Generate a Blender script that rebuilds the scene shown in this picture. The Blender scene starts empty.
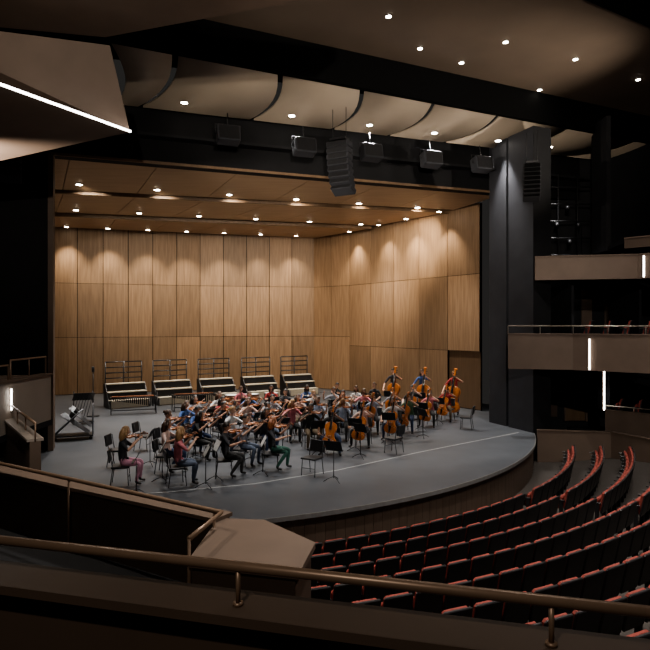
import bpy, math, random
from mathutils import Vector, Matrix
random.seed(7)
V=Vector
scene=bpy.context.scene
try:
    scene.view_settings.view_transform='AgX'; scene.view_settings.look='AgX - Medium High Contrast'
except Exception: pass
# ------------------------------------------------------------------ materials
def mat(name,col,rough=.6,metal=0.0,var=.12,scale=8.0,emit=None,es=0,stretch=None,col2=None,bump=0.0,spec=.5):
    m=bpy.data.materials.new(name); m.use_nodes=True
    nt=m.node_tree; b=nt.nodes['Principled BSDF']
    b.inputs['Roughness'].default_value=rough; b.inputs['Metallic'].default_value=metal
    b.inputs['Specular IOR Level'].default_value=spec
    if emit:
        b.inputs['Base Color'].default_value=(*col,1)
        b.inputs['Emission Color'].default_value=(*emit,1); b.inputs['Emission Strength'].default_value=es
        return m
    tc=nt.nodes.new('ShaderNodeTexCoord'); mp=nt.nodes.new('ShaderNodeMapping')
    nz=nt.nodes.new('ShaderNodeTexNoise'); cr=nt.nodes.new('ShaderNodeValToRGB')
    nt.links.new(tc.outputs['Object'],mp.inputs[0]); nt.links.new(mp.outputs[0],nz.inputs['Vector'])
    nt.links.new(nz.outputs['Fac'],cr.inputs[0]); nt.links.new(cr.outputs[0],b.inputs['Base Color'])
    mp.inputs['Scale'].default_value=stretch or (1,1,1)
    nz.inputs['Scale'].default_value=scale; nz.inputs['Detail'].default_value=5
    c2=col2 or tuple(c*(1+var) for c in col); c1=tuple(c*(1-var) for c in col) if not col2 else col
    cr.color_ramp.elements[0].position=.3; cr.color_ramp.elements[1].position=.7
    cr.color_ramp.elements[0].color=(*c1,1); cr.color_ramp.elements[1].color=(*c2,1)
    if bump:
        bp=nt.nodes.new('ShaderNodeBump'); bp.inputs['Strength'].default_value=bump; bp.inputs['Distance'].default_value=.02
        nt.links.new(nz.outputs['Fac'],bp.inputs['Height']); nt.links.new(bp.outputs[0],b.inputs['Normal'])
    return m
WOOD=[mat('shell_wood_%d'%i,(.235*k,.146*k,.084*k),.5,col2=(.345*k,.224*k,.134*k),scale=2.0,stretch=(5,5,.35)) for i,k in enumerate((.76,.90,1.0))]
WOODC=mat('ceiling_wood',(.36,.245,.15),.5,col2=(.42,.29,.185),scale=1.2,stretch=(.5,3,1))
WOODD=mat('door_wood',(.13,.08,.045),.5,col2=(.17,.105,.06),scale=2,stretch=(5,5,.4))
BLACK=mat('black_paint',(.008,.008,.009),.75,var=.15,scale=2,spec=.3)
DARK=mat('dark_plaster',(.018,.018,.020),.8,var=.12,scale=1.5,spec=.3)
PIER=mat('grey_plaster',(.042,.043,.049),.7,var=.12,scale=1.2,spec=.3)
SLOT=mat('slot_black',(.004,.004,.004),.9,spec=.1)
FLOOR=mat('stage_floor_vinyl',(.066,.072,.082),.45,col2=(.086,.093,.104),scale=.9,spec=.35)
LINE=mat('floor_line',(.34,.34,.34),.6)
APRON=mat('apron_wood',(.075,.050,.036),.5,col2=(.10,.068,.05),scale=2,stretch=(3,3,.5))
LIP=mat('apron_lip',(.16,.155,.15),.5)
CARPET=mat('house_carpet',(.055,.046,.040),.95,var=.25,scale=30)
REFL=mat('reflector_panel',(.42,.345,.265),.6,var=.06,scale=.6)
CEILB=mat('house_ceiling_brown',(.145,.108,.08),.6,var=.08,scale=.6)
BROWN=mat('box_front_brown',(.085,.058,.042),.6,var=.1,scale=1.5,spec=.3)
BROWN2=mat('box_front_taupe',(.14,.10,.076),.6,var=.08,scale=1.5,spec=.3)
RAILM=mat('rail_bronze',(.24,.16,.11),.38,.3,var=.06)
STEEL=mat('rail_steel',(.35,.31,.26),.35,.7,var=.05)
LED=mat('led_strip',(1,1,1),emit=(1,.97,.92),es=9)
LAMP=mat('lamp_lens',(1,1,1),emit=(1,.93,.8),es=30)
REDF=mat('seat_red_fabric',(.25,.052,.038),.85,var=.15,scale=20)
SBLK=mat('seat_black_shell',(.020,.019,.020),.45,var=.1)
METB=mat('black_metal',(.024,.024,.026),.4,.2,var=.1)
GREYM=mat('grey_metal',(.22,.23,.25),.4,.5,var=.1)
CREAM=mat('riser_board_cream',(.50,.45,.36),.6,var=.08)
PAPER=mat('sheet_music',(.75,.75,.72),.8,var=.04)
VARN=[mat('violin_varnish',(.36,.11,.03),.28,var=.2,scale=10),mat('cello_varnish',(.52,.17,.04),.28,var=.2,scale=6)]
EBONY=mat('ebony',(.012,.01,.01),.3)
BOWW=mat('bow_wood',(.2,.07,.03),.4)
SILV=mat('flute_silver',(.7,.7,.72),.2,.9,var=.03)
SKINS=[mat('skin_%d'%i,c,.5,var=.05) for i,c in enumerate([(.62,.36,.25),(.50,.28,.19),(.30,.16,.10),(.66,.42,.31)])]
HAIRS=[mat('hair_%d'%i,c,.5,var=.3,scale=40) for i,c in enumerate([(.02,.013,.009),(.07,.035,.018),(.34,.20,.09),(.012,.011,.012),(.24,.08,.026)])]
SHIRTS=[mat('shirt_%d'%i,c,.85,var=.12,scale=12) for i,c in enumerate([(.03,.03,.035),(.65,.65,.65),(.6,.20,.23),(.06,.12,.30),(.12,.22,.13),(.26,.26,.29),(.66,.48,.42),(.02,.02,.02),(.36,.05,.05),(.38,.45,.58),(.18,.13,.10)])]
PANTS=[mat('trousers_%d'%i,c,.85,var=.12,scale=12) for i,c in enumerate([(.02,.02,.025),(.04,.06,.12),(.15,.11,.07),(.12,.15,.21),(.035,.035,.035)])]
PINKP=mat('pink_trousers',(.55,.27,.36),.85)
GREENP=mat('olive_teal_trousers',(.04,.12,.09),.85)
SHOE=mat('shoe_black',(.02,.018,.017),.5)
EYEW=mat('eye_white',(.75,.75,.75),.3); EYEB=mat('iris_dark',(.03,.02,.015),.3); LIPM=mat('lips',(.45,.14,.12),.5)
COPPER=mat('timpani_copper',(.45,.2,.1),.3,.8)
# ------------------------------------------------------------------ mesh builder
class MB:
    def __init__(s): s.v=[];s.f=[];s.m=[];s.s=[];s.mats=[];s.M=Matrix()
    def mi(s,mt):
        if mt not in s.mats: s.mats.append(mt)
        return s.mats.index(mt)
    def add(s,vs,fs,mt,smooth=False):
        o=len(s.v); s.v+= [tuple(s.M@V(p)) for p in vs]
        k=s.mi(mt)
        for f in fs:
            s.f.append([i+o for i in f]); s.m.append(k); s.s.append(smooth)
    def box(s,c,size,mt,R=None):
        x,y,z=[a/2 for a in size]; R=R or Matrix()
        vs=[V(c)+(R@V(p)) for p in ((-x,-y,-z),(x,-y,-z),(x,y,-z),(-x,y,-z),(-x,-y,z),(x,-y,z),(x,y,z),(-x,y,z))]
        s.add(vs,[(0,3,2,1),(4,5,6,7),(0,1,5,4),(1,2,6,5),(2,3,7,6),(3,0,4,7)],mt)
    def rbox(s,c,size,mt,b=.02,R=None):
        x,y,z=[a/2 for a in size]; R=R or Matrix(); b=min(b,x*.9,z*.9,y*.9)
        def ring(ins,yy):
            X=x-ins;Z=z-ins
            return [(-X+b,yy,-Z),(X-b,yy,-Z),(X,yy,-Z+b),(X,yy,Z-b),(X-b,yy,Z),(-X+b,yy,Z),(-X,yy,Z-b),(-X,yy,-Z+b)]
        rs=[ring(b*.6,-y),ring(0,-y+b*.6),ring(0,y-b*.6),ring(b*.6,y)]
        vs=[V(c)+(R@V(p)) for r in rs for p in r]; fs=[]
        for i in range(3):
            for j in range(8):
                a=i*8+j; bb=i*8+(j+1)%8; fs.append((a,bb,bb+8,a+8))
        fs.append(tuple(range(7,-1,-1))); fs.append(tuple(range(24,32)))
        s.add(vs,fs,mt)
    def tube(s,pts,r,mt,seg=8,cap=True):
        pts=[V(p) for p in pts]; n=len(pts)
        if not isinstance(r,(list,tuple)): r=[r]*n
        vs=[];fs=[]; pu=None
        for i,p in enumerate(pts):
            d=(pts[min(i+1,n-1)]-pts[max(i-1,0)]).normalized()
            if pu is None:
                pu=d.orthogonal().normalized()
            u=(pu-d*pu.dot(d)).normalized(); pu=u; w=d.cross(u)
            for k in range(seg):
                a=2*math.pi*k/seg; vs.append(p+(u*math.cos(a)+w*math.sin(a))*r[i])
        for i in range(n-1):
            for k in range(seg):
                a=i*seg+k;b=i*seg+(k+1)%seg; fs.append((a,b,b+seg,a+seg))
        if cap:
            fs.append(tuple(range(seg-1,-1,-1))); fs.append(tuple(range((n-1)*seg,n*seg)))
        s.add(vs,fs,mt,True)
    def ell(s,c,r,mt,nu=12,nv=8,fn=None,keep=None):
        vs=[];fs=[]
        for j in range(nv+1):
            t=math.pi*j/nv
            for i in range(nu):
                p=2*math.pi*i/nu
                q=V((math.sin(t)*math.cos(p),math.sin(t)*math.sin(p),math.cos(t)))
                if fn: q=fn(q)
                vs.append(V((c[0]+q.x*r[0],c[1]+q.y*r[1],c[2]+q.z*r[2])))
        for j in range(nv):
            for i in range(nu):
                a=j*nu+i;b=j*nu+(i+1)%nu
                if keep:
                    t=math.pi*(j+.5)/nv;p=2*math.pi*(i+.5)/nu
                    if not keep(V((math.sin(t)*math.cos(p),math.sin(t)*math.sin(p),math.cos(t)))): continue
                if j==0: fs.append((a,a+nu,b+nu))
                elif j==nv-1: fs.append((a,a+nu,b))
                else: fs.append((a,a+nu,b+nu,b))
        s.add(vs,fs,mt,True)
    def prism(s,pts,z0,z1,mt):
        n=len(pts); vs=[(p[0],p[1],z0) for p in pts]+[(p[0],p[1],z1) for p in pts]
        fs=[tuple(range(n-1,-1,-1)),tuple(range(n,2*n))]+[(i,(i+1)%n,(i+1)%n+n,i+n) for i in range(n)]
        s.add(vs,fs,mt)
    def hull(s,lo,hi,mt):
        n=len(lo); fs=[tuple(range(n-1,-1,-1)),tuple(range(n,2*n))]+[(i,(i+1)%n,(i+1)%n+n,i+n) for i in range(n)]
        s.add(list(lo)+list(hi),fs,mt)
    def wall(s,p0,p1,z0,z1,t,mt,off=0):
        a=V((p0[0],p0[1],0));b=V((p1[0],p1[1],0)); d=(b-a); L=d.length; ang=math.atan2(d.y,d.x)
        R=Matrix.Rotation(ang,4,'Z'); c=(a+b)/2+R@V((0,off,0)); c.z=(z0+z1)/2
        s.box(c,(L,t,z1-z0),mt,R)
    def mesh(s,name):
        me=bpy.data.meshes.new(name); me.from_pydata(s.v,[],s.f)
        for mt in s.mats: me.materials.append(mt)
        me.polygons.foreach_set('material_index',s.m); me.polygons.foreach_set('use_smooth',s.s); me.update()
        return me
    def obj(s,name,parent=None):
        o=bpy.data.objects.new(name,s.mesh(name)); scene.collection.objects.link(o)
        if parent: o.parent=parent
        return o
def empty(name,loc=(0,0,0),rz=0,sc=1):
    e=bpy.data.objects.new(name,None); scene.collection.objects.link(e); e.location=loc; e.rotation_euler=(0,0,rz); e.scale=(sc,)*3
    e.empty_display_size=.1
    return e
def frame(o,y,z):
    y=V(y).normalized(); z=V(z); x=y.cross(z).normalized(); z=x.cross(y)
    m=Matrix((x,y,z)).transposed().to_4x4(); m.translation=V(o); return m
def place(me,name,loc,rz=0,parent=None,sc=1):
    o=bpy.data.objects.new(name,me); scene.collection.objects.link(o); o.location=loc; o.rotation_euler=(0,0,rz); o.scale=(sc,)*3
    if parent: o.parent=parent
    return o
PL=V((-9.9,21.6,0)); U=V((.943,.334,0)); W=V((-.334,.943,0))
def S(u,v,z=0):
    p=PL+U*u+W*v; return V((p.x,p.y,z))
CX,CY,RA=-6.63,28.85,15.8
def arc(R,deg,z=0):
    a=math.radians(deg); return V((CX+R*math.sin(a),CY-R*math.cos(a),z))
# ------------------------------------------------------------------ stage floor & apron
mb=MB()
pts=[arc(RA,a) for a in range(-38,77,2)]
pts+=[V((9.3,25.3,0)),V((9.3,29,0)),V((10,33,0)),V((3,43.5,0)),V((-1,46,0)),V((-22,42,0)),V((-20,24,0))]
mb.prism(pts,-.12,0,FLOOR); mb.obj('stage_floor')
mb=MB()
for a in range(-34,76,1):
    mb.wall(arc(RA-.1,a),arc(RA-.1,a+.97),-1.25,-.12,.06,APRON)
    mb.wall(arc(RA+.01,a),arc(RA+.01,a+1),-.11,.0,.04,LIP)
    mb.wall(arc(RA-.13,a),arc(RA-.13,a+1),-1.25,-.12,.02,SLOT)
mb.obj('stage_apron_front')
mb=MB()
lp=[(-9.5,15.6),(-6.6,15.55),(-4.4,16.1),(-2.0,17.0),(.4,18.6),(3.3,21.2),(6,23.4),(8.1,25.1)]
for i in range(len(lp)-1): mb.wall(lp[i],lp[i+1],.0,.006,.05,LINE)
mb.obj('trim_stage_line')
# ------------------------------------------------------------------ orchestra shell
ZC=10.7
B0=V((-17.5,38.3,0));B1=V((-8.6,41.3,0));B2=V((-.79,42.9,0));B3=V((1.7,40.9,0));B4=V((8.1,31.4,0))
BL=V((-20.5,33,0))
def panels(name,p0,p1,n,zs,skip=None):
    mb=MB(); d=(p1-p0)/n; Wd=d.normalized()
    for i in range(n):
        for j in range(len(zs)-1):
            a=p0+d*i+Wd*.02; b=p0+d*(i+1)-Wd*.02
            m=WOOD[random.choice([0,1,1,2,2])]
            off=0
            if skip and (i,j) in skip: m=WOODD; off=.12
            mb.wall(a,b,zs[j]+.012,zs[j+1]-.012,.06,m,off)
    mb.wall(p0,p1,0,zs[-1],.04,SLOT,.16)
    return mb.obj(name)
panels('wall_shell_back_left',B0,B1,6,[.02,3.7,7.2,ZC+.2])
panels('wall_shell_back',B1,B2,5,[.02,3.7,7.2,ZC+.2])
panels('wall_shell_corner',B2,B3,2,[.02,3.7,7.2,ZC+.2])
panels('wall_shell_right',B3,B4,5,[.02,3.1,7.2,ZC+.2],skip={(4,0)})
panels('wall_shell_left',BL,B0,3,[.02,3.7,7.2,ZC+.2])
mb=MB()
def strip(a,b,c,d,zf,zb):
    lo=[V((a[0],a[1],zf)),V((b[0],b[1],zf)),V((c[0],c[1],zb)),V((d[0],d[1],zb))]
    n=8
    for i in range(n):
        t0=i/n+.0006;t1=(i+1)/n-.0006
        q=[lo[0].lerp(lo[1],t0),lo[0].lerp(lo[1],t1),lo[3].lerp(lo[2],t1),lo[3].lerp(lo[2],t0)]
        mb.hull(q,[p+V((0,0,.14)) for p in q],WOODC)
    q=[lo[0]+V((0,-.02,-.05)),lo[1]+V((0,-.02,-.05)),lo[1]+V((0,.05,-.05)),lo[0]+V((0,.05,-.05))]
    mb.hull(q,[p+V((0,0,.3)) for p in q],WOODD)
strip((-15.5,20.2),(8.6,28.6),(7.0,32.6),(-18.5,26.1),ZC+.05,ZC+.05)
strip((-18.6,26.5),(6.8,32.95),(3.3,37.7),(-21,31.8),ZC,ZC+.05)
strip((-21,32.3),(3.0,38.1),(-.79,42.9),(-22,36.5),ZC-.05,ZC)
mb.prism([(-22,18),(10,29.5),(2,44),(-24,40)],ZC+.9,ZC+1,SLOT)
mb.obj('ceiling_shell')
# ------------------------------------------------------------------ proscenium
mb=MB()
mb.wall(S(-9,0),S(0,0),-1.2,12.8,.5,BLACK,.25)
mb.wall(S(-.06,-.1),S(.12,-.1),0,10.65,.7,BROWN2,.3)
mb.obj('wall_proscenium_left')
mb=MB()
mb.prism([(7.61,27.8),(8.05,26.65),(9.3,27.1),(9.3,29.6),(8.1,29.6)],-1.2,12.8,PIER)
mb.prism([(8.1,26.5),(8.67,25.0),(8.8,25.05),(8.8,26.8)],-1.2,12.8,PIER)
mb.prism([(8.68,24.98),(9.55,25.35),(9.3,27.05),(8.8,26.8)],-1.2,12.8,BLACK)
mb.obj('wall_proscenium_right')
mb=MB()
mb.wall(S(-9,0),S(30,0),10.65,12.9,.6,BLACK,.3)
mb.wall(S(0,-.03),S(18.6,-.03),10.62,10.72,.05,WOODD)
mb.wall(S(-2,-.25),S(26,-.25),11.55,11.65,.5,DARK)
mb.obj('wall_proscenium_header')
# ------------------------------------------------------------------ reflectors
N0=V((-6.9,18.8,13.5)); ND=V((22.2,10.4,0))
ub=[2.2,3.1,7.3,10.7,13.25,16.0,19.1,22.6,27]
tb=[0,.089,.239,.374,.51,.646,.813,1.0,1.2]
mb=MB()
def rpt(u,t,s):
    a=S(u,-.35,12.6); b=N0+ND*t
    p=a.lerp(b,s); p.z=12.6+.9*(s**1.3); p+=U*(.4*math.sin(math.pi*s)); return p
for i in range(8):
    vs=[];n=8
    for k in range(n+1):
        s_=k/n; vs.append(rpt(ub[i]+.09,tb[i]+.004,s_)); vs.append(rpt(ub[i+1]-.09,tb[i+1]-.004,s_))
    fs=[(2*k,2*k+1,2*k+3,2*k+2) for k in range(n)]
    top=[v+V((0,0,.08)) for v in vs]; o=len(vs)
    fs2=[(2*k+2+o,2*k+3+o,2*k+1+o,2*k+o) for k in range(n)]
    sd=[(2*k,2*k+2,2*k+2+o,2*k+o) for k in range(n)]+[(2*k+1+o,2*k+3+o,2*k+3,2*k+1) for k in range(n)]
    mb.add(vs+top,fs+fs2+sd,REFL,True)
mb.obj('ceiling_reflector_panels')
mb=MB()
def nb(t): p=N0+ND*t; return (p.x,p.y)
mb.wall(nb(-.25),nb(1.4),13.42,14.75,.25,SLOT)
mb.prism([nb(-.3),nb(1.4),tuple(S(34,.5)[:2]),tuple(S(-9,.5)[:2])],14.6,14.8,SLOT)
mb.obj('ceiling_beam')
mb=MB()
mb.prism([nb(-.3),(-12,-4),(22,-4),nb(1.4)],14.7,14.9,CEILB)
mb.obj('ceiling')
mb=MB(); mb.prism([(8.0,18.6),(11.4,20.6),(16,20.5),(16,12),(8.0,12)],14.6,14.69,SLOT)
mb.obj('ceiling_lighting_slot')
A=V((-4.55,14,9));Bq=V((-7.6,8.6,9));Cq=V((-9.2,15.6,8.6))
mb=MB()
mb.hull([A,Bq,Cq],[V((-4.77,13.3,10.7)),V((-9,12.0,10.7)),V((-9.5,14.8,10.7))],BROWN2)
mb.obj('ceiling_cloud_left')
mb=MB()
q=[(-7.7,14.1),(-5.35,14.6),(.5,12.6),(1,11),(-8,11)]
mb.prism(q,11.5,11.7,BROWN2)
mb.obj('ceiling_cloud_upper')
mb=MB(); mb.tube([A+V((.03,-.05,.0)),A.lerp(Bq,.999)+V((.03,-.05,0))],.028,LED,8); mb.obj('led_light_strip')
# ------------------------------------------------------------------ house walls
mb=MB(); mb.wall((-16.5,18),(-12,-4),-1.3,15,.3,DARK); mb.obj('wall_left')
mb=MB(); mb.wall((9.6,29.5),(20,29.5),-1.3,15,.3,DARK,.2)
mb.wall((20,31),(20.5,-4),-1.3,15,.3,DARK)
for z0,z1,x0,x1,m in ((4.5,6.3,10.2,12.2,BROWN2),(7.6,9.4,12.6,14.6,DARK),(0,2.6,9.9,11.4,BROWN),(4.5,6.3,12.6,13.1,BROWN2)):
    mb.box(((x0+x1)/2,29.48,(z0+z1)/2),(x1-x0,.08,z1-z0),m)
mb.obj('wall_right')
def door(name,x,y,z,rz=0):
    mb=MB(); mb.box((0,0,1.05),(.95,.05,2.1),WOODD); mb.box((-.53,0,1.08),(.08,.12,2.2),BROWN2); mb.box((.53,0,1.08),(.08,.12,2.2),BROWN2); mb.box((0,0,2.18),(1.14,.12,.08),BROWN2)
    mb.tube([(.36,-.09,.9),(.36,-.09,1.2)],.015,STEEL); mb.box((.36,-.05,1.05),(.03,.06,.2),STEEL)
    o=mb.obj(name); o.location=(x,y,z); o.rotation_euler=(0,0,rz)
door('door_1',14.3,29.45,3.3); door('door_2',12.3,29.45,-.2)
mb=MB(); vs=[];fs=[];na=40;nr=14
def fz(R): return -1.15+max(0,R-16.6)*.126
for j in range(nr+1):
    R=15.72+j*1.35
    for i in range(na+1): vs.append(arc(R,-30+i*125/na,fz(R)))
for j in range(nr):
    for i in range(na):
        a=j*(na+1)+i; fs.append((a,a+1,a+na+2,a+na+1))
mb.add(vs,fs,CARPET); mb.obj('floor')
# ------------------------------------------------------------------ seats
def seat(mb,M,red=REDF):
    mb.M=M
    T=Matrix.Rotation(math.radians(12),4,'X')
    mb.rbox((0,-.17,.63),(.51,.05,.60),SBLK,.05,T)
    mb.rbox((0,-.115,.65),(.46,.08,.54),red,.06,T)
    T2=Matrix.Rotation(math.radians(14),4,'X')
    mb.rbox((0,.03,.55),(.45,.09,.40),red,.05,T2)
    mb.rbox((0,.09,.53),(.43,.03,.36),SBLK,.03,T2)
    for sx in (-1,1):
        mb.box((sx*.27,-.02,.30),(.04,.10,.6),SBLK)
        mb.rbox((sx*.27,.04,.62),(.055,.32,.045),SBLK,.015)
    mb.M=Matrix()
for k in range(10):
    R=17.0+.95*k; z=fz(R)
    for sec,(a0,a1) in enumerate(((14,45.2),(48.0,71))):
        mb=MB(); step=math.degrees(.56/R); a=a0
        if sec==1: a1=71-k*1.3
        while a<=a1:
            p=arc(R,a,z); ok=p.y>5.5 and p.x<13.5
            if p.x<.4 and p.y<7.9-.61*(p.x+.12)+.6: ok=False
            if ok: seat(mb,Matrix.Translation(p)@Matrix.Rotation(math.radians(a),4,'Z'))
            a+=step
        if mb.v: mb.obj('auditorium_seat_row')
# ------------------------------------------------------------------ right boxes
def parapet(name,pts,z0,z1,m,rail=None,slab=None,t=.15):
    mb=MB()
    for i in range(len(pts)-1):
        mb.wall(pts[i],pts[i+1],z0,z1,t,m); mb.wall(pts[i],pts[i+1],z1,z1+.04,t+.08,BROWN2)
    if slab: mb.prism(list(pts)+slab,z0+.25,z0+.4,DARK)
    if rail:
        q=[V((p[0],p[1],z1+rail)) for p in pts]; mb.tube(q,.028,STEEL)
        for i in range(len(q)-1):
            n=max(2,int((q[i+1]-q[i]).length/1.0))
            for k in range(n+1):
                c=q[i].lerp(q[i+1],k/n); mb.tube([c,c-V((0,0,rail))],.014,STEEL,6)
    return mb.obj(name)
parapet('balcony_box_lower',[(7.55,24.75),(9.95,24.05),(13.0,21.6)],2.7,4.12,BROWN2,.34,[(14,29.2),(9.7,29.2),(9.7,25.2)])
parapet('balcony_box_upper',[(8.7,24.85),(12.5,24.0),(14.5,22)],6.35,7.3,BROWN2,None,[(15,29.2),(9.7,29.2),(9.7,25.2)])
parapet('balcony_box_top',[(12.2,24.4),(14.5,22)],7.6,8.0,BROWN,None,[(15,29.2),(13,29.2)])
parapet('parterre_wall',[(8.75,24.75),(11.6,24.3),(12.5,22.6),(13.8,22.0)],-1.2,.15,BROWN2,None,None)
parapet('parterre_box',[(11.7,25.0),(13.2,23.4),(15,22.5)],-.8,.95,BROWN2,.2,[(16,29),(11.7,29)])
mb=MB(); mb.box((11.75,25.3,1.8),(.3,.5,1.7),PIER); mb.box((10.45,26.6,5.0),(.12,2.6,2.4),DARK); mb.box((13.3,26.6,5.0),(.12,2.6,2.4),DARK); mb.box((12.6,27.4,10.8),(.2,1.5,6),DARK); mb.obj('wall_box_partition')
def ledv(x,y,z0,z1):
    mb=MB(); mb.box((x,y,(z0+z1)/2),(.045,.04,z1-z0),LED); mb.box((x,y+.04,(z0+z1)/2),(.12,.06,z1-z0+.04),BROWN2); mb.obj('led_wall_light')
ledv(10.38,23.55,2.75,3.95); ledv(11.62,24.98,.95,2.6); ledv(12.62,23.75,6.4,7.25)
mb=MB()
for i,(x,y) in enumerate(((10.9,24.9),(11.5,24.5),(12.1,24.1),(12.7,23.7))): seat(mb,Matrix.Translation((x,y,3.75))@Matrix.Rotation(.9,4,'Z'))
mb.obj('box_seat_row')
mb=MB()
for i,(x,y) in enumerate(((12.3,25.2),(12.9,24.8),(13.5,24.4))): seat(mb,Matrix.Translation((x,y,.5))@Matrix.Rotation(.9,4,'Z'))
mb.obj('box_seat_row')
mb=MB()
for x in (10.1,11.0,11.9,12.7): mb.tube([(x,28.3,7.6),(x,28.3,11.6)],.032,METB,6)
for z in (7.8,8.6,9.4,10.2,11.0): mb.tube([(9.9,28.3,z),(12.9,28.3,z)],.032,METB,6)
for x,z in ((10.5,8.5),(11.5,8.5),(10.9,9.3),(11.9,9.3),(10.5,10.1),(11.4,10.1)):
    mb.tube([(x,28.25,z),(x-.05,28.05,z-.08),(x-.12,27.85,z-.2)],[.07,.08,.1],METB,10)
mb.obj('stage_lighting_ladder')
# ------------------------------------------------------------------ left boxes
mb=MB()
a=V((-7.2,11.25,0));b=V((-1.3,7.72,0))
mb.wall(a,b,.2,2.0,.22,BROWN); mb.wall(a,b,2.0,2.05,.34,BROWN2)
mb.prism([(-1.34,7.7),(-.80,7.62),(-.16,6.88),(-.30,6.12),(-1.42,6.42)],-.6,1.93,BROWN)
mb.prism([(-1.38,7.78),(-.77,7.7),(-.11,6.9),(-.26,6.05),(-1.46,6.36)],1.93,2.0,BROWN2)
mb.prism([(-9,12),(-7.2,11.2),(-1.3,7.6),(-1.4,6.4),(-9,6.4)],.9,1.1,DARK)
mb.obj('side_box_front')
mb=MB()
r0=V((-6.4,10.6,2.2));r1=V((-1.27,7.36,2.2)); r2=V((-1.46,6.45,2.2))
mb.tube([r0,r1,r2],.03,RAILM,10)
for t in (.05,.5,.98): p=r0.lerp(r1,t); mb.tube([p,p-V((0,0,1.1))],.018,RAILM,8)
mb.tube([r2,r2-V((0,0,1.2))],.018,RAILM)
mb.obj('side_box_handrail')
TAUPE=mat('side_panel_beige',(.30,.255,.215),.6,var=.06,scale=1)
mb=MB()
mb.wall((-7.5,16.2),(-7.55,12.4),1.9,3.15,.2,TAUPE); mb.wall((-7.5,16.2),(-7.55,12.4),3.15,3.2,.3,BROWN2)
mb.wall((-7.5,16.2),(-13,15.4),1.9,3.15,.2,BROWN2)
mb.prism([(-7.4,16.3),(-7.4,12.3),(-13,12),(-13,15.5)],1.8,1.95,DARK)
mb.wall((-7.6,14.4),(-5.6,11.6),.3,2.25,.2,BROWN2); mb.wall((-7.6,14.4),(-5.6,11.6),2.25,2.3,.3,TAUPE)
mb.obj('side_box_stepped')
mb=MB()
for y0,y1,z in ((16.1,14.4,3.65),(14.2,12.5,3.55)):
    mb.tube([(-7.5,y0,3.2),(-7.5,y0,z),(-7.55,y1,z),(-7.55,y1,3.2)],.025,RAILM)
    mb.tube([(-7.52,(y0+y1)/2,3.2),(-7.52,(y0+y1)/2,z)],.015,RAILM)
mb.tube([(-7.5,14.3,2.6),(-5.6,11.6,2.6)],.028,RAILM)
for t in (0,.33,.66,1): mb.tube([(-7.5+1.9*t,14.3-2.7*t,2.25),(-7.5+1.9*t,14.3-2.7*t,2.6)],.015,RAILM)
mb.obj('balcony_handrail')
mb=MB(); mb.box((-7.37,14.1,2.75),(.03,.02,.5),LED); mb.obj('led_wall_light')
# ------------------------------------------------------------------ foreground balcony
def fy(x): return 2.79-.265*(x+1.51)
mb=MB()
mb.wall((-3.2,fy(-3.2)),(3.2,fy(3.2)),1.0,3.3,.12,BROWN,.06)
mb.wall((-3.2,fy(-3.2)),(3.2,fy(3.2)),3.3,3.34,.24,BROWN,.02)
mb.prism([(-3.2,fy(-3.2)),(3.2,fy(3.2)),(3.2,-1),(-3.2,-1)],2.2,2.35,DARK)
mb.obj('balcony_parapet')
mb=MB()
mb.tube([(-3.2,fy(-3.2),3.5),(3.2,fy(3.2),3.5)],.021,RAILM,16)
for x in (-1.8,-.36,.82,1.9): mb.tube([(x,fy(x),3.34),(x,fy(x),3.48)],.01,RAILM,10); mb.tube([(x,fy(x),3.34),(x,fy(x),3.352)],.022,RAILM,12)
mb.obj('balcony_rail')
# ------------------------------------------------------------------ speakers
def line_array(loc,rz,n=8,s=1.0,mm=None):
    mb=MB(); y=0;z=0;ang=0; mm=mm or PIER
    for i in range(n):
        R=Matrix.Rotation(math.radians(-ang),4,'X')
        c=V((0,y,z)); mb.rbox(c,(.95*s,.5*s,.235*s),mm,.03,R)
        mb.box(c+R@V((0,-.25*s,0)),(.85*s,.02,.2*s),METB if mm==PIER else SLOT,R)
        z-=.255*s*math.cos(math.radians(ang)); y+=.255*s*math.sin(math.radians(ang)); ang+=4
    mb.box((0,0,.22*s),(.7*s,.4*s,.08),METB)
    for x in (-.3,.3): mb.tube([(x*s,0,.25*s),(x*s,0,1.4)],.012,METB,6)
    o=mb.obj('line_array_speaker'); o.location=loc; o.rotation_euler=(0,0,rz); return o
line_array((.55,23.0,11.4),math.radians(-28),8,.95)
line_array((-10.6,19.9,11.0),math.radians(25),7,1.0)
line_array((8.35,24.2,10.9),math.radians(-15),8,.7,DARK)
def hangbox(loc):
    mb=MB(); mb.rbox((0,0,0),(.85,.5,.6),PIER,.04); mb.box((0,-.26,0),(.75,.02,.5),METB)
    mb.tube([(-.45,0,0),(-.47,0,.42),(.47,0,.42),(.45,0,0)],.02,METB,6); mb.tube([(0,0,.42),(0,0,.9)],.02,METB,6)
    o=mb.obj('ceiling_speaker'); o.location=loc; o.rotation_euler=(math.radians(-12),0,math.radians(19.5))
for p in ((-3.6,22.3,11.55),(-.8,23.3,11.4),(1.88,24.4,11.5),(4.5,25.4,11.5),(6.85,26.2,11.5)): hangbox(p)
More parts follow.
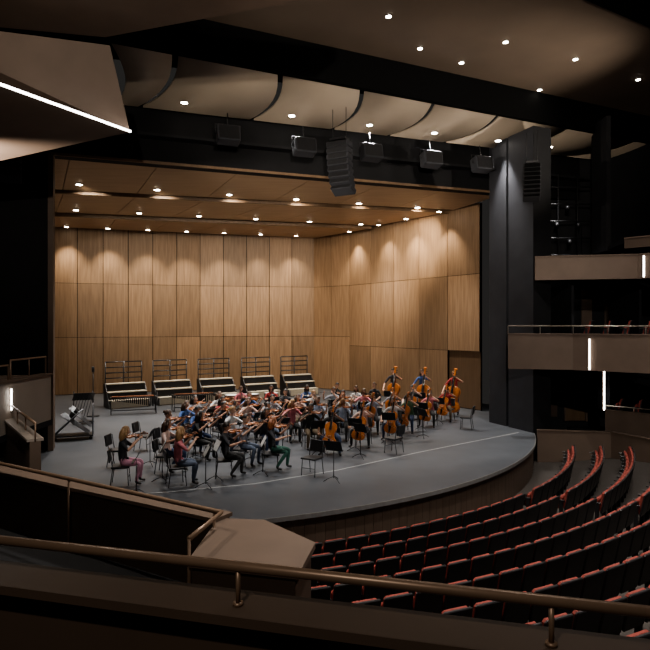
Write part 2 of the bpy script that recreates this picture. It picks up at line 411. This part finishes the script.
# ------------------------------------------------------------------ lamps
def spot(o,e,d,size,col,blend,r,loc):
    L=bpy.data.lights.new('lamp','SPOT'); L.energy=e; L.spot_size=math.radians(size); L.spot_blend=blend; L.color=col; L.shadow_soft_size=r
    lo=bpy.data.objects.new('lamp',L); scene.collection.objects.link(lo); lo.parent=o; lo.location=loc; lo.rotation_euler=V(d).to_track_quat('-Z','Y').to_euler()
def downlight(x,y,z,power,target=None,size=70,col=(1,.87,.70),r=.13,blend=.5):
    mb=MB(); mb.tube([(0,0,.02),(0,0,.0)],[r*1.25,r*1.25],METB,16); mb.tube([(0,0,-.001),(0,0,-.012)],[r,r],LAMP,16)
    o=mb.obj('recessed_downlight'); o.location=(x,y,z)
    if power: spot(o,power,V(target)-V((x,y,z)),size,col,blend,.08,(0,0,-.06))
    return o
def lerp2(a,b,t): return a[0]+(b[0]-a[0])*t,a[1]+(b[1]-a[1])*t
WARM=(1,.86,.68)
for i in range(6):
    x,y=lerp2((-10.9,26.6),(4.9,31.8),i/5); o=downlight(x,y,ZC+.02,2400,(x,y-2.5,0),85,(1,.94,.86),.13,.8)
    spot(o,2000,V((x-1.2+i*.6,y+12,5.0))-V((x,y,ZC)),75,WARM,1,.15,(0,0,-.08))  # extra spot added to brighten the shell back wall
    x,y=lerp2((-13.4,32.3),(2.2,36.8),i/5); downlight(x,y,ZC-.02,1800,(x,y-1,0),85,(1,.92,.82),.13,.8)
for i in range(7):
    x,y=lerp2((-16.2,37.6),(-2.0,41.3),i/6); downlight(x,y,ZC-.06,1000,(x-.3,y+1.2,3.8),76,WARM,.12,1)
for x,y in ((1.6,39.6),(3.3,36.9),(4.7,34.8),(6.2,32.6)):
    downlight(x,y,ZC-.05,900,(x+1.0,y+.9,3.8),76,WARM,.12,1)
for u in (4.6,8.7,12.0,15.0,18.2,21.0):
    p=S(u,-1.2,12.65); downlight(p.x,p.y,p.z,2800,(p.x-.5 if u>8 else p.x+1.5,p.y-.5,0),60,(1,.98,.96),.12,.9)
for x,y in ((2.1,19.8),(6.5,21.6),(5.3,23.3),(9.6,23.0),(13,24.9),(3.5,22.1),(9.3,26.0)): downlight(x,y,14.68,0,r=.09)
NEU=(1,.95,.89)
for x,y in ((3,12),(9,15),(7,9)): downlight(x,y,14.68,5200,(x,y,0),90,NEU,.09,.8)  # fill spots added above the frame to brighten the seating
for x,y in ((11,19),(13.5,14)): downlight(x,y,14.58,2600,(x-.5,y+1,0),90,NEU,.09,.8)  # more added fill, out of view on the right
def lamp(name,loc,e,target,size=100,col=(1,.9,.78),r=.1,top=14.55):  # housing and rod for added fill lamps, all out of view
    d=(V(target)-V(loc)).normalized()
    mb=MB(); mb.tube([-d*.3,d*.05,d*.1],[.10,.12,.14],METB,12); mb.tube([(0,0,0),(0,0,top-loc[2])],.02,METB,6)
    o=mb.obj(name); o.location=loc; spot(o,e,d,size,col,.9,r,d*.15)
lamp('offscreen_fill_lamp',(-10,13,8.0),7000,(0,23,13),60)  # unseen added lamps brighten reflectors, ceiling, side boxes and balcony rail
lamp('offscreen_fill_lamp',(15.5,20,8.6),4200,(6,24,13.8),60)
lamp('offscreen_fill_lamp',(1.5,1.0,9.0),10500,(4,24,13.4),55)
lamp('offscreen_fill_lamp',(-1,-1,8.0),4000,(-5,14,10.5),50)
lamp('offscreen_fill_lamp',(-1.5,-1.2,8.0),420,(-.5,4,3.3),80)
lamp('offscreen_fill_lamp',(-7.2,10.6,8.4),1000,(-3,8.5,2),80,top=8.85)
lamp('offscreen_fill_lamp',(-1,3,10.5),2600,(-7.5,14,2.4),26,NEU)
lamp('offscreen_fill_lamp',(4,3,11.0),5000,(11.5,25,3.0),34,NEU)
# ------------------------------------------------------------------ musicians
def skinned(P,E,Rr,root):
    me=bpy.data.meshes.new('t'); me.from_pydata(P,E,[]); ob=bpy.data.objects.new('t',me); scene.collection.objects.link(ob)
    md=ob.modifiers.new('s','SKIN'); md.use_smooth_shade=True
    for i,r in enumerate(Rr):
        sv=me.skin_vertices[0].data[i]; sv.radius=(r if isinstance(r,tuple) else (r,r)); sv.use_root=(i==root)
    sb=ob.modifiers.new('b','SUBSURF'); sb.levels=1; sb.render_levels=1
    dg=bpy.context.evaluated_depsgraph_get(); e=ob.evaluated_get(dg); m=e.to_mesh()
    vs=[v.co.copy() for v in m.vertices]; fs=[list(p.vertices) for p in m.polygons]; e.to_mesh_clear()
    bpy.data.objects.remove(ob); bpy.data.meshes.remove(me)
    return vs,fs
def hand(mb,p,d,n,thumb):
    p=V(p);d=V(d).normalized();n=V(n);n=(n-d*n.dot(d)).normalized();s=d.cross(n)
    Ls=(.85,1,.95,.75)
    for i in range(4):
        b=p+d*.035+s*((i-1.5)*.02)*thumb; L=Ls[i]
        q=[b-d*.02,b+d*.018*L,b+d*.045*L+n*.018,b+d*.048*L+n*.045*L]
        mb.tube(q,[.010,.0095,.009,.007],SKINS[0],6)
    b=p-d*.02-s*.03*thumb
    mb.tube([b,b-s*.022*thumb+d*.02+n*.01,b-s*.018*thumb+d*.045+n*.03],[.012,.011,.008],SKINS[0],6)
def head(mb,c,tilt,turn,hair):
    M0=mb.M.copy()
    mb.M=M0@Matrix.Translation(c)@Matrix.Rotation(turn,4,'Z')@Matrix.Rotation(tilt,4,'Y')@Matrix.Rotation(-.12,4,'X')
    def fn(q):
        q=q.copy()
        if q.z<0: q.x*=1+.38*q.z; q.y*=1+(.28*q.z if q.y<0 else .08*q.z)
        if q.y>0: q.y*=.95
        return q
    mb.ell((0,0,0),(.077,.096,.118),SKINS[0],16,12,fn)
    mb.tube([(0,.085,.012),(0,.103,-.012),(0,.110,-.026),(0,.088,-.034)],[.007,.010,.014,.008],SKINS[0],6)
    for sx in (-1,1):
        mb.ell((sx*.029,.081,.004),(.014,.009,.008),EYEW,8,6); mb.ell((sx*.029,.088,.004),(.006,.004,.006),EYEB,6,5)
        mb.tube([(sx*.014,.090,.022),(sx*.045,.080,.022)],.004,HAIRS[0],5)
        mb.ell((sx*.076,-.004,-.008),(.010,.018,.028),SKINS[0],8,6)
    mb.ell((0,.086,-.058),(.022,.008,.006),LIPM,8,5)
    mb.ell((0,-.004,.006),(.086,.106,.128),HAIRS[0],18,12,None,lambda q:not(q.y>.30 and q.z<.42) and q.z>(-.35 if hair!='long' else -.6) and not(abs(q.x)>.7 and q.z<-.05 and hair=='short'))
    if hair=='long':
        mb.tube([(0,-.03,.04),(0,-.07,-.06),(0,-.085,-.16),(0,-.09,-.25)],[.075,.082,.075,.035],HAIRS[0],10)
        for sx in (-1,1): mb.tube([(sx*.065,-.01,.02),(sx*.08,-.015,-.08),(sx*.085,.0,-.18)],[.022,.028,.012],HAIRS[0],6)
    if hair=='bun': mb.ell((0,-.115,.06),(.045,.04,.045),HAIRS[0],10,8)
    if hair=='tail': mb.tube([(0,-.10,.05),(0,-.145,.02),(0,-.15,-.08),(0,-.13,-.18)],[.02,.03,.028,.01],HAIRS[0],8)
    mb.M=M0
def person(pose,hair):
    mb=MB(); p=pose; J=[];R=[];E=[];B=[]
    def j(co,r,par=None,m='shirt'):
        J.append(tuple(co));R.append(r)
        if par is not None: E.append((par,len(J)-1)); B.append((par,len(J)-1,m))
        return len(J)-1
    dz=p['z']; ln=p.get('lean',0)
    pel=j((0,0,dz+.07),(.155,.12)); ws=j((0,ln*.3-.01,dz+.24),(.135,.105),pel); ch=j((0,ln*.7,dz+.42),(.155,.115),ws); uc=j((0,ln,dz+.55),(.12,.09),ch)
    nk=j((0,ln+.012,dz+.645),.052,uc,'skin'); hb=j((0,ln+.03,dz+.71),.05,nk,'skin')
    for sx,leg,arm in ((-1,'legL','armL'),(1,'legR','armR')):
        L=p[leg]; hp=j(L[0],.10,pel,'pants'); mid=j(tuple((V(L[0])+V(L[1]))/2),.086,hp,'pants'); kn=j(L[1],.062,mid,'pants')
        cf=j(tuple(V(L[1]).lerp(V(L[2]),.35)),.056,kn,'pants'); an=j(L[2],.04,cf,'pants'); f=V(L[3])
        he=j(tuple(V(L[2])+V((0,-.0,-.045))),.038,an,'shoe'); to=j(tuple(f),(.04,.03),he,'shoe')
        A_=p[arm]; sh=j((sx*.175,ln-.005,dz+.535),.062,uc); el=j(A_[0],.043,sh); wr=j(A_[1],.027,el,p.get('slv','skin')); pm=j(A_[2],(.033,.022),wr,'skin')
    vs,fs=skinned(J,E,R,0)
    sl={'skin':SKINS[0],'shirt':SHIRTS[0],'pants':PANTS[0],'shoe':SHOE}
    groups={k:[] for k in sl}
    JV=[V(q) for q in J]
    for f in fs:
        c=sum((vs[i] for i in f),V())/len(f); best=None;bd=9
        for a,b,m in B:
            A0=JV[a];d=JV[b]-A0;t=max(0,min(1,(c-A0).dot(d)/d.length_squared)); rr=R[a] if not isinstance(R[a],tuple) else R[a][0]; r2=R[b] if not isinstance(R[b],tuple) else R[b][0]
            q=(c-(A0+d*t)).length-(rr*(1-t)+r2*t)
            if q<bd: bd=q;best=m
        groups[best].append(f)
    o=len(mb.v); mb.v+=[tuple(v) for v in vs]
    for k,g in groups.items():
        kk=mb.mi(sl[k])
        for f in g: mb.f.append([i+o for i in f]); mb.m.append(kk); mb.s.append(True)
    hand(mb,p['armL'][2],V(p['armL'][2])-V(p['armL'][1]),p['nL'],1); hand(mb,p['armR'][2],V(p['armR'][2])-V(p['armR'][1]),p['nR'],-1)
    head(mb,(0,ln+.055,dz+.80),p.get('tilt',0),p.get('turn',0),hair)
    return mb
OUT=[(0,0),(.01,.45),(.06,.8),(.17,1.0),(.29,.93),(.36,.74),(.42,.62),(.5,.585),(.57,.62),(.63,.74),(.71,.82),(.82,.84),(.92,.68),(.98,.35),(1,.12)]
def stringed(mb,L,hw,th,neck,vm):
    ol=[(w*hw,t*L) for t,w in OUT]+[(-w*hw,t*L) for t,w in reversed(OUT[1:])]
    rs=[(-.5*th,.86),(-.4*th,1),(.4*th,1),(.48*th,.97),(.62*th,.7)]
    n=len(ol); vs=[];fs=[]
    for z,s_ in rs:
        for x,y in ol: vs.append((x*s_,L/2+(y-L/2)*s_,z))
    for i in range(len(rs)-1):
        for k in range(n): fs.append((i*n+k,i*n+(k+1)%n,(i+1)*n+(k+1)%n,(i+1)*n+k))
    fs.append(tuple(range(n-1,-1,-1))); fs.append(tuple(range((len(rs)-1)*n,len(rs)*n)))
    mb.add(vs,fs,vm,False)
    k=L/.355
    mb.hull([(-.014*k,L*.98,.1*th),(.014*k,L*.98,.1*th),(.014*k,L*.98,.6*th),(-.014*k,L*.98,.6*th)],[(-.011*k,L+neck,.3*th),(.011*k,L+neck,.3*th),(.011*k,L+neck,.5*th+.004*k),(-.011*k,L+neck,.5*th+.004*k)],vm)
    mb.hull([(-.018*k,L*.68,.62*th+.010*k),(.018*k,L*.68,.62*th+.010*k),(.018*k,L*.68,.62*th+.018*k),(-.018*k,L*.68,.62*th+.018*k)],[(-.012*k,L+neck,.5*th),(.012*k,L+neck,.5*th),(.012*k,L+neck,.5*th+.010*k),(-.012*k,L+neck,.5*th+.010*k)],EBONY)
    mb.hull([(-.008*k,L*.03,.62*th),(.008*k,L*.03,.62*th),(.008*k,L*.03,.62*th+.01*k),(-.008*k,L*.03,.62*th+.01*k)],[(-.02*k,L*.33,.62*th+.008*k),(.02*k,L*.33,.62*th+.008*k),(.02*k,L*.33,.62*th+.016*k),(-.02*k,L*.33,.62*th+.016*k)],EBONY)
    mb.box((0,L*.45,.62*th+.013*k),(.04*k,.004*k,.026*k),CREAM)
    for sx in (-1,1): mb.tube([(sx*.034*k,L*.38,.60*th),(sx*.028*k,L*.46,.63*th),(sx*.022*k,L*.53,.64*th)],.0025*k,EBONY,4)
    for x in (-.009,-.003,.003,.009): mb.tube([(x*k,L*.3,.62*th+.018*k),(x*k,L*.45,.62*th+.027*k),(x*.8*k,L+neck,.5*th+.012*k)],.0006*k,SILV,3)
    mb.hull([(-.012*k,L+neck,.2*th),(.012*k,L+neck,.2*th),(.012*k,L+neck,.55*th),(-.012*k,L+neck,.55*th)],[(-.008*k,L+neck+.08*k,.0),(.008*k,L+neck+.08*k,.0),(.008*k,L+neck+.08*k,.35*th),(-.008*k,L+neck+.08*k,.35*th)],vm)
    mb.tube([(-.02*k,L+neck+.085*k,.1*th),(.02*k,L+neck+.085*k,.1*th)],.014*k,vm,8)
    for i,y in enumerate((.015,.03,.045,.06)): sx=(-1)**i; mb.tube([(0,L+neck+y*k,.25*th),(sx*.035*k,L+neck+y*k,.25*th)],[.003*k,.006*k],EBONY,5)
def bow(mb,a,b,k=1.0):
    a=V(a);b=V(b); mb.tube([a,a.lerp(b,.5)-V((0,0,.0)),b],[.006*k,.005*k,.004*k],BOWW,6)
    o=V((0,0,-.02)); mb.tube([a.lerp(b,.05)+o,b.lerp(a,.02)+o*.7],.003,PAPER,4); mb.box(a.lerp(b,.06)+o*.5,(.03,.02,.024),EBONY)
sit=dict(legL=[(-.09,.04,.53),(-.15,.44,.50),(-.15,.40,.10),(-.17,.53,.035)],legR=[(.09,.04,.53),(.15,.42,.50),(.16,.34,.10),(.18,.47,.035)],z=.46)
P_vn=dict(sit,armL=[(-.30,.20,.86),(-.33,.40,1.04),(-.345,.455,1.11)],armR=[(.36,.17,.86),(.20,.36,1.06),(.15,.41,1.10)],nL=(1,.3,.4),nR=(0,0,-1),tilt=-.25,turn=.35,lean=.03)
P_vn2=dict(P_vn,armR=[(.40,.10,.84),(.38,.34,.92),(.36,.41,.94)],lean=-.02,legR=[(.09,.04,.53),(.16,.40,.49),(.18,.14,.12),(.20,.27,.04)])
P_vc=dict(sit,legL=[(-.09,.04,.53),(-.27,.42,.50),(-.28,.42,.10),(-.33,.54,.035)],legR=[(.09,.04,.53),(.27,.42,.50),(.28,.42,.10),(.33,.54,.035)],armL=[(-.38,.12,.96),(-.17,.25,1.13),(-.115,.25,1.17)],armR=[(.37,.16,.80),(.35,.42,.68),(.33,.49,.66)],nL=(.3,-1,0),nR=(0,0,-1),tilt=.12,turn=.1,lean=.05)
P_cl=dict(sit,armL=[(-.26,.14,.82),(-.08,.32,.94),(-.03,.335,.975)],armR=[(.26,.14,.80),(.08,.37,.84),(.03,.385,.87)],nL=(0,.3,-1),nR=(0,.3,-1),lean=.03)
P_fl=dict(sit,armL=[(-.2,.22,.88),(.02,.22,1.12),(.06,.19,1.16)],armR=[(.40,.12,.90),(.42,.20,1.10),(.40,.17,1.15)],nL=(0,-.3,1),nR=(0,-.3,1),lean=.02,turn=.3)
P_rest=dict(sit,armL=[(-.26,.03,.76),(-.16,.24,.66),(-.12,.31,.645)],armR=[(.26,.03,.76),(.16,.24,.66),(.12,.31,.645)],nL=(0,0,-1),nR=(0,0,-1),lean=.01,turn=-.3)
P_db=dict(z=.96,legL=[(-.09,.0,.96),(-.13,.03,.52),(-.14,-.02,.1),(-.16,.12,.035)],legR=[(.09,.0,.96),(.13,.06,.52),(.15,.02,.1),(.19,.15,.035)],armL=[(-.40,.12,1.40),(-.20,.28,1.58),(-.12,.30,1.63)],armR=[(.36,.18,1.22),(.38,.42,1.02),(.37,.5,.98)],nL=(.3,-1,0),nR=(0,0,-1),tilt=.1,turn=.2,lean=.04)
def instr(kind):
    mb=MB()
    if kind in('vn','vn2'):
        y=V((-.52,.80,.02)).normalized(); o=V((-.06,.075,1.115)); z=V((.25,.05,1)); F=frame(o,y,z); mb.M=F; stringed(mb,.355,.103,.038,.135,VARN[0]); mb.M=Matrix()
        br=F@V((0,.19,.05)); h=V({'vn':P_vn,'vn2':P_vn2}[kind]['armR'][2]); d=(br-h).normalized(); bow(mb,h-d*.02,h+d*.72)
        nm='violin'
    elif kind=='vc':
        y=V((-.10,-.27,.96)); F=frame((.03,.60,.26),y,(0,1,.28)); mb.M=F; stringed(mb,.75,.215,.12,.28,VARN[1]); mb.tube([(0,0,0),(0,-.27,0.0)],.006,SILV,6); mb.M=Matrix()
        br=F@V((0,.26,.12)); h=V(P_vc['armR'][2]); d=(br-h).normalized(); bow(mb,h-d*.02,h+d*.70,1.3); nm='cello'
    elif kind=='db':
        y=V((-.08,-.10,.98)); F=frame((-.02,.52,.16),y,(.15,1,.10)); mb.M=F; stringed(mb,1.12,.33,.2,.42,VARN[1]); mb.tube([(0,0,0),(0,-.155,0)],.01,SILV,6); mb.M=Matrix()
        br=F@V((0,.45,.2)); h=V(P_db['armR'][2]); d=(br-h).normalized(); bow(mb,h-d*.02,h+d*.68,1.4); nm='double_bass'
    elif kind=='cl':
        a=V((0,.135,1.20));b=V((0,.43,.72)); mb.tube([a,a.lerp(b,.12),a.lerp(b,.85),b],[.006,.014,.016,.035],EBONY,10)
        for t in (.25,.35,.5,.6,.7): mb.tube([a.lerp(b,t)+V((-.018,.012,.005)),a.lerp(b,t)+V((.018,.012,.005))],.005,SILV,5)
        nm='clarinet'
    elif kind=='fl':
        mb.tube([(-.09,.17,1.2),(.56,.15,1.17)],.011,SILV,8)
        for i in range(8): mb.tube([(.1+i*.05,.155,1.205),(.1+i*.05,.155,1.208)],.009,SILV,6)
        nm='flute'
    else: return None,None
    return mb.mesh(nm),nm
POSES=dict(vn=P_vn,vn2=P_vn2,vc=P_vc,cl=P_cl,fl=P_fl,db=P_db,rest=P_rest)
ROLE=dict(vn='violinist',vn2='violinist',vc='cellist',cl='clarinetist',fl='flutist',db='double_bassist',rest='seated_musician')
INST={k:instr(k) for k in POSES}
cache={}
mb=MB()
mb.rbox((0,-.02,.435),(.44,.42,.04),SBLK,.015); mb.rbox((0,-.285,.70),(.42,.035,.30),SBLK,.015,Matrix.Rotation(math.radians(8),4,'X'))
for sx in (-1,1):
    mb.tube([(sx*.2,.17,0),(sx*.19,.14,.41),(sx*.19,-.2,.41)],.011,METB,6); mb.tube([(sx*.2,-.25,0),(sx*.19,-.19,.41),(sx*.19,-.26,.83)],.011,METB,6)
mb.tube([(-.2,.16,.2),(.2,.16,.2)],.007,METB,6)
CHAIR=mb.mesh('orchestra_chair')
mb=MB()
for k in range(3):
    a=k*2.094+.5; mb.tube([(0,0,.14),(math.cos(a)*.14,math.sin(a)*.14,.09),(math.cos(a)*.28,math.sin(a)*.28,.010)],.010,METB,6)
mb.tube([(0,0,.1),(0,0,.6)],.013,METB,8); mb.tube([(0,0,.55),(0,0,.9)],.009,METB,8)
T=Matrix.Translation((0,.03,.98))@Matrix.Rotation(math.radians(-28),4,'X')
mb.M=T; mb.box((0,0,0),(.50,.008,.33),METB); mb.box((0,-.03,-.165),(.50,.06,.008),METB)
mb.box((-.115,-.008,-.01),(.215,.004,.29),PAPER); mb.box((.115,-.008,-.01),(.215,.004,.29),PAPER); mb.M=Matrix()
STAND=mb.mesh('music_stand')
F0=V((0.2,18.6,0)); SC=1.18
def stand_at(x,y,rz): place(STAND,'music_stand',(x,y,0),rz,None,1.05)
def musician(kind,x,y,shirt,hair,hc,sk=None,pants=None,face=None,stand=True,dr=0):
    d=V(face or F0)-V((x,y,0)); rz=math.atan2(-d.x,d.y)+dr
    key=(kind,hair)
    if key not in cache:
        mbp=person(POSES[kind],hair); cache[key]=mbp.mesh('body')
    me=cache[key].copy()
    sk=SKINS[sk if sk is not None else random.choice([0,0,1,3,3,2])]
    rep={SKINS[0].name:sk,SHIRTS[0].name:SHIRTS[shirt],PANTS[0].name:pants or random.choice(PANTS),HAIRS[0].name:HAIRS[hc]}
    for i,m in enumerate(me.materials):
        if m.name in rep: me.materials[i]=rep[m.name]
    e=empty(ROLE[kind],(x,y,0),rz,SC)
    place(me,'body',(0,0,0),0,e)
    im,nm=INST[kind]
    if im: place(im,nm,(0,0,0),0,e)
    if kind!='db': place(CHAIR,'chair',(0,0,0),0,e)
    if stand:
        f=V((-math.sin(rz),math.cos(rz),0))
        q=V((x,y,0))+f*(1.1 if kind!='db' else 1.4)
        stand_at(q.x,q.y,rz)
L='long';Sh='short';Bn='bun';Tl='tail'
data=[
('vn',-5.75,17.0,0,L,2,0,PINKP,1),('vn2',-4.85,18.35,6,L,1,0,None,0),('vn',-4.15,16.9,2,L,2,3,PANTS[3],1),
('vn2',-2.95,17.8,0,Tl,0,1,None,1),('vn',-2.65,19.3,5,Sh,0,3,None,0),('vn2',-1.65,18.7,0,L,4,0,GREENP,0),
('vn',-5.4,20.3,9,Bn,1,None,None,1),('vn',-4.25,20.1,7,L,0,None,None,0),('vn',-4.6,21.3,3,Sh,3,None,None,0),
('vn2',-5.3,22.8,3,L,1,None,None,1),('vn',-3.9,22.6,0,Sh,0,None,None,1),('vn',-4.2,24.3,8,L,0,None,None,0),
('vn2',-3.3,21.2,1,Tl,2,None,None,1),('vn',-3.1,23.9,6,L,1,None,None,1),('vn',-2.2,22.4,7,Bn,0,None,None,1),
('vn2',-2.2,24.9,5,Sh,3,None,None,1),('vn',-1.3,23.3,2,L,2,None,None,0),('vn',-1.15,25.1,6,L,1,None,None,1),
('vn',-.55,22.0,7,Sh,0,None,None,1),('vn2',-.3,24.2,9,L,1,None,None,0),('vn',-3.3,26.0,3,Sh,1,None,None,1),
('vn',-2.1,20.9,0,L,0,None,None,0),('vn2',-4.6,26.0,1,L,1,None,None,0),('vn',-5.4,24.6,5,L,0,None,None,1),
('fl',-.5,26.6,1,L,2,None,None,1),('cl',-1.8,27.1,0,Sh,0,None,None,1),('fl',.4,27.9,5,Tl,1,None,None,1),('cl',-.9,28.9,3,L,0,None,None,1),
('cl',.6,30.0,7,Sh,3,None,None,1),('cl',1.5,28.6,1,L,1,None,None,0),('rest',2.5,30.2,0,Sh,1,None,None,1),('cl',-2.6,28.9,8,L,0,None,None,1),
('cl',-4.0,28.4,2,Tl,1,None,None,1),
('vn',.75,25.5,1,L,4,None,None,1),('vn2',1.75,27.2,2,Tl,1,None,None,1),('vn',.7,23.6,9,L,2,None,None,0),('vn',.8,26.7,7,L,0,None,None,0),
('vc',.25,21.2,7,L,0,None,PANTS[1],0),('vc',1.45,22.5,6,Sh,0,None,None,1),('vc',2.75,23.9,1,L,1,None,None,1),('vc',2.05,25.2,9,Sh,2,None,None,0),
('vc',3.6,25.4,4,L,1,None,None,1),('vc',4.7,26.8,2,L,0,None,None,1),('vc',3.1,27.2,5,Sh,0,None,None,0),('vc',5.8,28.4,8,L,1,None,None,1),('vc',4.2,28.8,7,Sh,3,None,None,0),
('db',3.6,31.6,0,Sh,0,None,None,1),('db',5.0,30.9,3,L,1,None,None,1),('db',6.5,30.1,8,Sh,2,None,None,0),
]
for k,x,y,sh,h,hc,sk,pa,st in data: musician(k,x,y,sh,h,hc,sk,pa,None,st,random.uniform(-.15,.15))
for x,y,r in ((-.4,18.0,2.6),(-6.6,19.2,-1.6),(2.4,21.2,.9),(6.1,26.0,1.2),(-6.5,21.6,-1.7)): place(CHAIR,'orchestra_chair',(x,y,0),r,None,SC)
for x,y,r in ((.25,17.25,2.7),(-3.3,16.6,-1.3),(-5.0,15.9,-1.4),(-5.6,19.2,-1.5),(1.2,20.3,2.4),(3.9,23.9,2.1)): stand_at(x,y,r)
# ------------------------------------------------------------------ choral risers
mb=MB()
for i in range(3):
    z=.42+.42*i; y=-.6+.42*i
    mb.rbox((0,y,z),(2.1,.44,.05),CREAM,.01); mb.box((0,y-.2,z-.20),(2.04,.03,.34),CREAM if i==0 else METB)
    for sx in (-1,1): mb.tube([(sx*.95,y-.15,0),(sx*.95,y-.15,z)],.02,METB,6); mb.tube([(sx*.95,y+.18,0),(sx*.95,y+.18,z)],.02,METB,6)
for sx in (-1,0,1): mb.tube([(sx*1.0,.48,0),(sx*1.0,.48,2.45)],.036,METB,6)
for z in (1.55,1.85,2.15,2.45): mb.tube([(-1.0,.48,z),(1.0,.48,z)],.034,METB,6)
for sx in (-1,1): mb.hull([(sx*1.03,-.8,.02),(sx*1.03,.45,.02),(sx*1.03,.45,1.3),(sx*1.03,.2,1.3)],[(sx*1.10,-.8,.02),(sx*1.10,.45,.02),(sx*1.10,.45,1.3),(sx*1.10,.2,1.3)],METB)
RIS=mb.mesh('choral_riser')
for x,y in ((-11.0,33.2),(-8.8,34.7),(-6.5,36.1),(-4.1,37.5),(-1.75,38.9)):
    place(RIS,'choral_riser',(x,y,0),math.radians(34))
mb=MB()
for i in range(20):
    x=-.95+i*.1; l=.46-.012*i
    mb.box((x,-.14,.88),(.08,l,.025),BOWW)
    if i%7 not in (2,6): mb.box((x+.05,.2,.92),(.07,l*.8,.025),BOWW)
    mb.tube([(x,-.12,.84),(x,-.12,.84-.5+.018*i)],.03,METB,8)
for y in (-.32,.38): mb.tube([(-1.1,y,.85),(1.1,y*.7,.85)],.025,METB,6)
for x in (-1.08,1.08): mb.box((x,0,.8),(.05,.7,.14),METB); mb.tube([(x,-.3,.05),(x,-.25,.8)],.02,METB,6); mb.tube([(x,.3,.05),(x,.25,.8)],.02,METB,6); mb.tube([(x,-.35,.06),(x,.35,.06)],.025,METB,6)
mb.tube([(-1.08,0,.2),(1.08,0,.2)],.02,METB,6)
MAR=mb.mesh('marimba')
place(MAR,'marimba',(-9.7,30.4,0),math.radians(200)); place(MAR,'marimba',(-6.9,31.6,0),math.radians(205))
def drum(x,y):
    mb=MB(); mb.ell((0,0,.8),(.38,.38,.5),COPPER,18,10,None,lambda q:q.z<0); mb.tube([(0,0,.79),(0,0,.83)],.39,GREYM,20); mb.tube([(0,0,.825),(0,0,.835)],.36,PAPER,20)
    for k in range(4): a=k*1.57+.4; mb.tube([(.38*math.cos(a),.38*math.sin(a),.8),(.42*math.cos(a),.42*math.sin(a),.5),(.2*math.cos(a),.2*math.sin(a),.12),(.35*math.cos(a),.35*math.sin(a),.02)],.015,METB,6)
    o=mb.obj('timpani'); o.location=(x,y,0)
drum(-4.9,31.6);drum(-3.9,32.0);drum(-2.9,32.5)
mb=MB()
mb.box((0,0,.16),(1.5,.75,.05),METB)
for x in (-.65,.65):
    for y in (-.3,.3): mb.tube([(x,y-.02,.06),(x,y+.02,.06)],.06,SBLK,12)
mb.tube([(.73,-.33,.16),(.73,-.33,1.35),(.73,.33,1.35),(.73,.33,.16)],.022,GREYM,6)
for i in range(5):
    y=-.32+.16*i; o_=i*.03
    for a_,b_ in (((-.72+o_,.2),(.25+o_,1.12)),((-.45+o_,1.0),(.6,.22)),((-.15+o_,1.25),(.65,.5))):
        mb.tube([(a_[0],y,a_[1]),(b_[0],y,b_[1])],.02,GREYM,6); mb.tube([(a_[0],y+.1,a_[1]),(b_[0],y+.1,b_[1])],.02,GREYM,6)
        mb.tube([(a_[0],y,a_[1]),(a_[0],y+.1,a_[1])],.016,GREYM,6)
    mb.rbox((.05,y+.04,1.0),(.34,.05,.2),SBLK,.02,Matrix.Rotation(-.75,4,'Y'))
o=mb.obj('folding_chair_cart'); o.location=(-9.95,23.7,0); o.rotation_euler=(0,0,.35)
mb=MB()
mb.box((0,0,.12),(.9,.5,.05),METB)
for x in (-.4,.4): mb.tube([(x,0,.1),(x,0,1.5)],.02,METB,6)
mb.tube([(-.4,0,1.1),(.4,0,1.1)],.02,METB,6)
for i in range(7):
    T=Matrix.Translation((-.36+i*.12,0,1.15))@Matrix.Rotation(.25,4,'Y')@Matrix.Rotation(1.2,4,'Z'); mb.M=T; mb.box((0,0,.1),(.5,.01,.33),METB); mb.tube([(0,0,-.05),(0,0,-.85)],.012,METB,6); mb.M=Matrix()
for x in (-.38,.38): mb.tube([(x,-.2,.05),(x,.2,.05)],.04,SBLK,8)
o=mb.obj('music_stand_rack'); o.location=(-11.0,27.3,0); o.rotation_euler=(0,0,.4)
mb=MB(); mb.tube([(0,0,.02),(0,0,.04)],.3,METB,20); mb.tube([(0,0,.04),(0,0,2.3)],.03,METB,8); mb.tube([(0,0,2.2),(.0,-.02,2.45)],.07,METB,10); o=mb.obj('boom_stand'); o.location=(-11.4,29.5,0)
# ------------------------------------------------------------------ world & camera
w=bpy.data.worlds.new('World'); scene.world=w; w.use_nodes=True
w.node_tree.nodes['Background'].inputs[0].default_value=(.9,.85,.8,1); w.node_tree.nodes['Background'].inputs[1].default_value=.03
cam=bpy.data.cameras.new('camera'); cam.sensor_width=36; cam.lens=600/650*36; cam.clip_start=.05; cam.clip_end=200
co=bpy.data.objects.new('camera',cam); scene.collection.objects.link(co); co.location=(0,0,4.5); co.rotation_euler=(math.radians(90),0,0)
scene.camera=co
